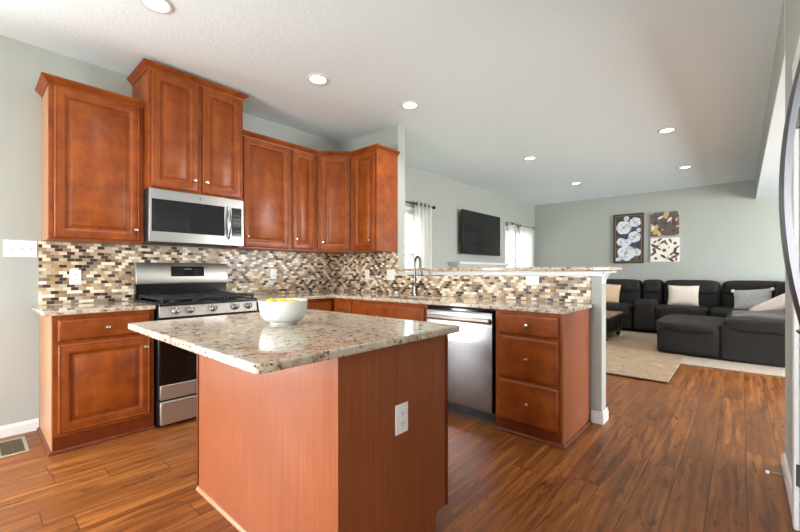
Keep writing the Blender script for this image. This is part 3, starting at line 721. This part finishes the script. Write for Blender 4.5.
# ------------------------------------------------------------------ television, curtains, mantel
root = thing('television', 'large black flat television mounted on the living room wall', 'television', (6.62, -.004, 1.891))
box(-.722, .722, -.115, -.075, -.405, .405).build('tv_case', 'black', root, bevel=.004)
mb = MB(); mb.box(-.708, .708, -.1165, -.1148, -.386, .393); mb.build('screen', 'screen', root)
mb = MB(); mb.box(-.18, .18, -.02, 0, -.15, .15); mb.box(-.12, -.08, -.076, -.018, -.12, .12); mb.box(.08, .12, -.076, -.018, -.12, .12); mb.build('wall_bracket', 'rubber', root)
MB().lathe([(.014,0), (.014,.002), (0,.002)], (.0, -.1155, -.396), 'Y', 16).build('emblem', 'chrome', root)
def curtain(label, x0, x1, z0, z1, folds, group=None):
    root = thing('sheer_curtain', label, 'curtain', ((x0+x1)/2, -.09, z0), 0, group)
    w = x1-x0; nn = folds*12; h = z1-z0
    def ring(z, amp): return [(-w/2+w*i/nn, amp*math.sin(2*PI*folds*i/nn), z) for i in range(nn+1)]
    zs_ = [0, h*.3, h*.6, h*.85, h]; am = [.038, .036, .033, .03, .026]
    mb = MB(); R = [ring(z, a) for z, a in zip(zs_, am)]
    for a, b in zip(R, R[1:]):
        A = [mb.bm.verts.new(p) for p in a]; B = [mb.bm.verts.new(p) for p in b]
        for i in range(nn): mb.face([A[i], A[i+1], B[i+1], B[i]])
    c_ = mb.build('curtain_cloth', 'curtain', root, smooth=True)
    s_ = c_.modifiers.new('thick', 'SOLIDIFY'); s_.thickness = .003
    for i in range(folds*2):
        x_ = -w/2+w*(i+.5)/(folds*2)
        rg = [(.0+x_+.004*math.cos(t), .030*math.cos(q_)*(0)+0, 0) for t in (0,) for q_ in (0,)]
        ring_pts = [(x_, .026*math.cos(2*PI*k/16), h-.045+.026*math.sin(2*PI*k/16)) for k in range(17)]
        MB().tube(ring_pts, .004, 6, cap=False).build('grommet', 'rodblack', root, smooth=True)
    return root
curtain('sheer white curtain panel beside the faucet, on the near living room window', 4.58, 4.98, .06, 2.265, 4)
curtain('narrow sheer white curtain panel right of the television, on the far window', 7.80, 8.06, .06, 2.265, 3)
curtain('wide sheer white curtain panel nearest the far corner', 8.36, 9.06, .06, 2.265, 6)
def rod(label, x0, x1):
    root = thing('curtain_rod', label, 'curtain rod', ((x0+x1)/2, -.09, 2.22))
    h = (x1-x0)/2
    MB().tube([(-h,0,0), (h,0,0)], .010, 12).build('rod', 'rodblack', root, smooth=True)
    for sx in (-1, 1):
        MB().lathe([(.010,0), (.014,.004), (.026,.02), (.030,.036), (.024,.052), (.008,.062), (0,.063)], (h if sx > 0 else -h,0,0), 'X' if sx > 0 else '-X', 16, cap=False).build('finial', 'rodblack', root, smooth=True)
        mb = MB(); mb.box(sx*(h-.04)-.008, sx*(h-.04)+.008, -.006, .089, -.02, -.006); mb.box(sx*(h-.04)-.014, sx*(h-.04)+.014, .08, .089, -.04, .03); mb.build('bracket', 'rodblack', root)
rod('dark curtain rod over the near living room window', 3.45, 5.03)
rod('dark curtain rod over the far living room window by the corner', 7.98, 9.08)
root = thing('fireplace_mantel', 'white mantel shelf under the television, just above the bar top', 'mantel', (6.56, 0, 0))
mb = MB(); mb.box(-.96, .96, -.24, -.001, 1.30, 1.338)
mb.rings([[(-.94,-.22,1.30), (.94,-.22,1.30), (.94,-.001,1.30), (-.94,-.001,1.30)], [(-.85,-.11,1.20), (.85,-.11,1.20), (.85,-.001,1.20), (-.85,-.001,1.20)]])
mb.build('mantel_shelf', 'white', root, bevel=.003)
mb = MB(); mb.grid([-.84,-.60,.60,.84], [0,.82,1.20], lambda i, j: not (i == 1 and j == 0), -.10, -.001, 'XZ'); mb.build('surround', 'white', root, bevel=.004)
box(-.60, .60, -.05, -.001, 0, .82).build('firebox', 'black', root)

# ------------------------------------------------------------------ pictures on the far wall
def fpt(cy, cz, r, n_, k, th0, depth):
    return [(depth, cy+r*(1+.16*math.cos(k*(2*PI*i/n_)+th0))*math.cos(2*PI*i/n_), cz+r*(1+.16*math.cos(k*(2*PI*i/n_)+th0))*math.sin(2*PI*i/n_)) for i in range(n_)]
LIM = [0, 0]
def blob(mb, mi, cy, cz, r, x, k=0, th=0, sy=1, rot=0, n_=40, amp=.16):
    vs_ = []
    for i in range(n_):
        t = 2*PI*i/n_; rr_ = r*(1+(amp*math.cos(k*t+th) if k else 0))
        a, b = rr_*sy*math.cos(t), rr_*math.sin(t)
        vs_.append((x, cy+a*math.cos(rot)-b*math.sin(rot), cz+a*math.sin(rot)+b*math.cos(rot)))
    if LIM[0]:
        a_, b_ = LIM; vs_ = [(p[0], max(-a_, min(a_, p[1])), max(-b_, min(b_, p[2]))) for p in vs_]
        if max(p[1] for p in vs_)-min(p[1] for p in vs_) < .004 or max(p[2] for p in vs_)-min(p[2] for p in vs_) < .004: return
    mb.mi = mi; mb.face([mb.bm.verts.new(p) for p in vs_])
def clip_ok(cy, cz, r, hw, hh): return abs(cy)+r < hw and abs(cz)+r < hh
# local frame: origin at wall point, picture faces -X, local +y = left in view
root = thing('framed_picture', 'tall gold-framed painting of white flowers on dark ground, left on far wall', 'picture', (XF, -2.062, 1.875))
hw, hh = .285, .53
mb = MB(); mb.grid([-hw,-hw+.035,hw-.035,hw], [-hh,-hh+.035,hh-.035,hh], lambda i, j: not (i == 1 and j == 1), -.045, -.002, 'YZ'); mb.build('frame', ['p_frame'], root, bevel=.004)
mb = MB(); w2, h2 = hw-.034, hh-.034
mb.grid([-w2,-w2+.014,w2-.014,w2], [-h2,-h2+.014,h2-.014,h2], lambda i, j: not (i == 1 and j == 1), -.047, -.03, 'YZ'); mb.build('inner_gilt', 'p_gilt', root)
mb = MB(); mb.box(-.034, -.025, -w2+.001, w2-.001, -h2+.001, h2-.001); LIM[:] = [w2-.016, h2-.016]
fl = [(.085,.24,.165), (-.115,.03,.135), (.04,-.31,.19), (.13,-.07,.10), (-.155,-.30,.095), (-.13,.34,.12), (.015,-.085,.085), (.03,.43,.06), (-.2,.17,.05), (.19,-.46,.06)]
for q_, (cy, cz, r) in enumerate(fl):
    for i in range(6):
        t = 2*PI*i/6+q_*.7; e_ = r*.50
        blob(mb, 2 if (i+q_) % 3 == 0 else 1, cy+e_*math.cos(t), cz+e_*math.sin(t), r*.46, -.0345-.0003*i-.0021*q_, 0, 0, .86, t, 18)
        blob(mb, 2 if (i+q_) % 3 else 1, cy+e_*.9*math.cos(t+.2), cz+e_*.9*math.sin(t+.2), r*.22, -.0346-.0003*i-.0021*q_, 0, 0, .5, t, 14)
    blob(mb, 3, cy, cz, r*.20, -.0365-.0021*q_, 5, 0, 1, 0, 20)
for (cy, cz, r) in ((-.18,.17,.04), (.19,.02,.035), (-.05,.17,.03), (.18,-.22,.035), (-.12,-.2,.035), (-.15,-.43,.04)): blob(mb, 4, cy, cz, r, -.0352, 3, 1, 1, .4, 18)
mb.build('canvas', ['p_dark','p_white','p_pale','p_gold','p_brown'], root)
random.seed(3)
def leafy(label, z, bg, cols, big, seed):
    random.seed(seed)
    root = thing('canvas_picture', label, 'picture', (XF, -2.71, z))
    s_ = .243; LIM[:] = [s_-.001, s_-.001]; mb = MB(); mb.box(-.035, -.001, -s_, s_, -s_, s_)
    for i, (cy, cz, r, mi, sy, rot, k) in enumerate(big):
        blob(mb, mi, cy*s_, cz*s_, r*s_, -.0354-.0002*i, k, i, sy, rot, 24)
    mb.build('canvas', [bg]+cols, root)
leafy('square canvas of grey-brown flowers with gold leaves, upper one', 2.135, 'p_tan', ['p_mauve','p_choc','p_cream','p_gold'],
      [(.3,.85,.3,1,1,0,5), (-.85,.1,.3,1,1,0,6), (.85,-.9,.35,1,1,0,5), (-.3,-.85,.3,1,1,0,5), (.9,.3,.3,1,1,0,5), (0,0,.52,1,1,0,6), (.62,.62,.40,1,1,.3,5), (.66,.1,.26,2,.45,.5,0), (-.62,.66,.38,1,1,0,5), (-.6,-.6,.44,1,1,0,6), (.6,-.62,.3,4,.5,.8,0), (.02,-.72,.24,1,1.1,0,5),
       (-.05,.74,.22,4,.6,.9,0), (.3,.55,.2,3,.4,1.1,0), (-.64,.06,.28,2,.45,-.4,0), (-.35,.35,.22,3,.4,.7,0), (.8,-.25,.18,3,.4,.3,0), (.35,-.5,.2,2,.4,-.8,0), (-.02,.02,.12,2,1,0,0), (.62,.62,.09,2,1,0,0), (-.6,-.6,.1,2,1,0,0),(-.82,.3,.15,4,.5,.2,0)], 5)
leafy('square canvas of brown leaves and dots on cream, lower one', 1.61, 'p_cream', ['p_mauve','p_choc','p_brown','p_tan'],
      [(.75,.35,.24,2,.45,-.9,0), (.8,-.3,.26,3,.42,.9,0), (-.4,.75,.2,3,.4,-.4,0), (-.85,-.35,.24,2,.45,-1.2,0), (-.45,-.85,.24,2,.42,-.9,0), (.4,.1,.2,3,.4,-.9,0), (-.9,.2,.16,2,.4,.9,0), (.35,.85,.2,2,.4,.9,0), (.02,-.05,.14,1,1,0,0), (-.72,.52,.12,1,1,0,0), (.62,-.72,.12,1,1,0,0), (.72,-.05,.26,2,.4,-.4,0), (.55,.25,.2,3,.45,.5,0), (.68,.70,.16,2,.4,.7,0), (.1,.66,.24,3,.4,1.0,0), (-.1,.55,.18,2,.4,-.6,0),
       (-.72,-.06,.26,2,.42,.3,0), (-.5,-.35,.2,3,.4,.8,0), (.1,-.55,.24,2,.4,-.9,0), (-.2,-.7,.18,4,.4,.4,0), (-.66,-.6,.26,3,.4,1.1,0), (-.8,-.8,.14,2,.5,.2,0), (-.3,.2,.14,4,.4,.3,0), (.35,.45,.14,4,.4,-.3,0)], 6)

# ------------------------------------------------------------------ living room: rugs, sofa, table, cushions
tag(box(5.90, 8.95, -5.5, -.9, .0005, .012).build('area_rug', 'carpet'), 'large plain cream rug under the dark sectional sofa', 'rug')
tag(box(4.765, 7.24, -3.31, -1.0, .0125, .024).build('area_rug', 'rug', bevel=.003), 'tan patterned rug lying in front of the dark chaise', 'rug')
root = thing('sectional_sofa', 'black-brown suede sectional sofa filling the far corner of the living room', 'sofa', (8.9, -3.2, .012))
def S(name, x0, x1, y0, y1, z0, z1, p=8, seed=0, wob=.01):
    return MB().soft(x0-8.9, x1-8.9, y0+3.2, y1+3.2, z0, z1, p, 10, wob, seed).build(name, 'sofa', root, smooth=True)
YB = XF-.02
S('base', 8.5, YB-.05, -4.9, -1.25, .04, .36, 20, 1, 0)
ys_ = [(-2.32,-1.45), (-3.45,-2.62), (-4.10,-3.46)]
for i, (a, b) in enumerate(ys_): S('seat_cushion', 8.38, 9.15, a, b, .26, .52, 7, i)
for i, (a, b) in enumerate(ys_): S('seat_front', 8.40, 8.56, a+.01, b-.01, .05, .40, 12, i)
for i, (a, b) in enumerate([(-2.37,-1.48), (-2.72,-2.38), (-3.60,-2.73), (-4.50,-3.61)]):
    S('back_cushion', 8.98, 9.36, a, b, .44, .985, 6, i+3)
    S('headrest', 8.95, 9.30, a+.015, b-.015, .72, .995, 5, i+1)
S('console', 8.34, 8.95, -2.68, -2.34, .05, .62, 9, 2)
S('armrest', 8.42, 9.30, -1.47, -1.20, .05, .64, 8, 1)
# right wing facing the television wall, its arm side towards the kitchen
S('base', 6.50, 8.9, -5.0, -3.80, .05, .36, 20, 0, 0)
S('seat_cushion', 7.05, 8.9, -4.75, -3.70, .28, .50, 8, 5)
S('back_cushion', 6.6, 7.9, -5.2, -4.75, .40, .98, 7, 8)
S('back_cushion', 7.9, 9.2, -5.2, -4.62, .40, .98, 7, 4)
S('corner_cushion', 8.45, 9.36, -5.0, -4.30, .40, 1.0, 5, 2)
a_ = S('armrest', 6.40, 6.86, -4.95, -3.70, .38, .552, 7, 2, .004)
S('arm_panel', 6.42, 6.84, -4.93, -3.675, .01, .46, 24, 0, 0)
S('chaise', 6.425, 7.65, -3.70, -2.97, .012, .42, 14, 3, .003)
S('chaise_cushion', 6.40, 7.70, -3.74, -2.94, .30, .472, 5, 6, .006)
mb = MB(); mb.lathe([(.05,0), (.05,.006), (.04,.010), (0,.010)], (0,0,0), '-X', 18); p_ = mb.build('recliner_button', 'rubber', root, loc=(6.437-8.9, -4.05+3.2, .40)); p_.scale = (1,1.3,.6)
def pillow(name, label, loc, rot, w, h, t, m, group=None, cat='pillow', parent=None, tassel=False):
    mb = MB(); k = 14
    def P(i, j, sg):
        u, v = -1+2*i/k, -1+2*j/k
        th = (max(0, 1-u**4)*max(0, 1-v**4))**.55
        pin = 1-.07*(1-abs(v)**2)*1.0 if abs(u) == 1 else 1
        cx_ = u*(1-.06*(1-v*v)*abs(u)); cz_ = v*(1-.06*(1-u*u)*abs(v))
        return (cx_*w/2, sg*th*t/2, cz_*h/2)
    for sg in (-1, 1):
        G = [[mb.bm.verts.new(P(i,j,sg)) for j in range(k+1)] for i in range(k+1)]
        for i in range(k):
            for j in range(k): mb.face([G[i][j], G[i+1][j], G[i+1][j+1], G[i][j+1]])
    root_ = thing(name, label, cat, loc); root_.rotation_euler = rot
    mb.build('pillow_cover', m, root_, smooth=True)
    if tassel:
        for su in (-1,1):
            for sv in (-1,1): MB().soft(su*w/2-.022, su*w/2+.026, -.015, .015, sv*h/2-.045, sv*h/2+.010, 4, 5).build('tassel', 'creampillow', root_, smooth=True)
    return root_
pillow('throw_pillow', 'tan pillow half hidden behind the bar post, on the left sofa seat', (8.78,-1.80,.71), (math.radians(-12),math.radians(6),-PI/2+.25), .46, .42, .14, 'beigepillow')
pillow('throw_pillow', 'plain cream square pillow in the middle of the dark sofa', (8.90,-3.06,.71), (math.radians(-14),0,-PI/2), .48, .40, .14, 'creampillow')
pillow('throw_pillow', 'grey knitted pillow with cream tassels on the right sofa seat', (8.72,-4.02,.69), (math.radians(-28),math.radians(-6),-PI/2-.12), .50, .40, .14, 'knitpillow', tassel=True)
pillow('throw_pillow', 'pale cream pillow leaning at the far right end of the sofa', (7.50,-4.21,.67), (math.radians(-35),math.radians(-32),-PI/2-.45), .62, .24, .13, 'cream')
# grey throw heaped behind the arm
mb = MB(); nn = 22; G = []
for i in range(nn+1):
    row_ = []
    for j in range(nn+1):
        u, v = i/nn, j/nn
        x = 6.72+u*.95; y = -3.78-v*.95
        hmp = math.sin(PI*min(1,u*1.0))**.6*math.sin(PI*min(1, .12+v*.8))**.8 if 0 < u < 1 else 0
        z = .515+.05+hmp*(.10)*(.4+.6*v) + .012*math.sin(14*u+5*v)*hmp + .010*math.sin(9*v-6*u)
        row_.append(mb.bm.verts.new((x-6.72, y+3.78, z-.5)))
    G.append(row_)
for i in range(nn):
    for j in range(nn): mb.face([G[i][j], G[i+1][j], G[i+1][j+1], G[i][j+1]])
o = mb.build('throw_blanket', 'taupe', smooth=True, loc=(6.72,-3.78,.5)); s_ = o.modifiers.new('thick', 'SOLIDIFY'); s_.thickness = .02
tag(o, 'rumpled grey throw blanket heaped on the sofa seat behind the right arm', 'blanket')
# coffee table
root = thing('coffee_table', 'dark wooden trunk coffee table with weathered top behind the bar post', 'table', (7.30, -1.90, .024))
mb = MB(); mb.box(-.53, .53, -.38, .38, .385, .42); mb.build('table_top', 'woodtop', root, bevel=.006)
mb = MB(); mb.box(-.49, .49, -.34, .34, .10, .385)
for x_ in [-.49+.98*i/7 for i in range(8)]: mb.box(x_-.02, x_+.02, -.355, -.34, .10, .385)
mb.box(-.51,.51,-.36,.36,.09,.14); mb.box(-.51,.51,-.36,.36,.35,.385)
mb.build('table_body', 'darkwood', root, bevel=.003)
for sx in (-1,1):
    for sy in (-1,1): MB().lathe([(.025,0), (.04,.02), (.045,.05), (.03,.07), (.04,.095)], (sx*.46, sy*.31, 0), 'Z', 14).build('leg', 'darkwood', root, smooth=True)
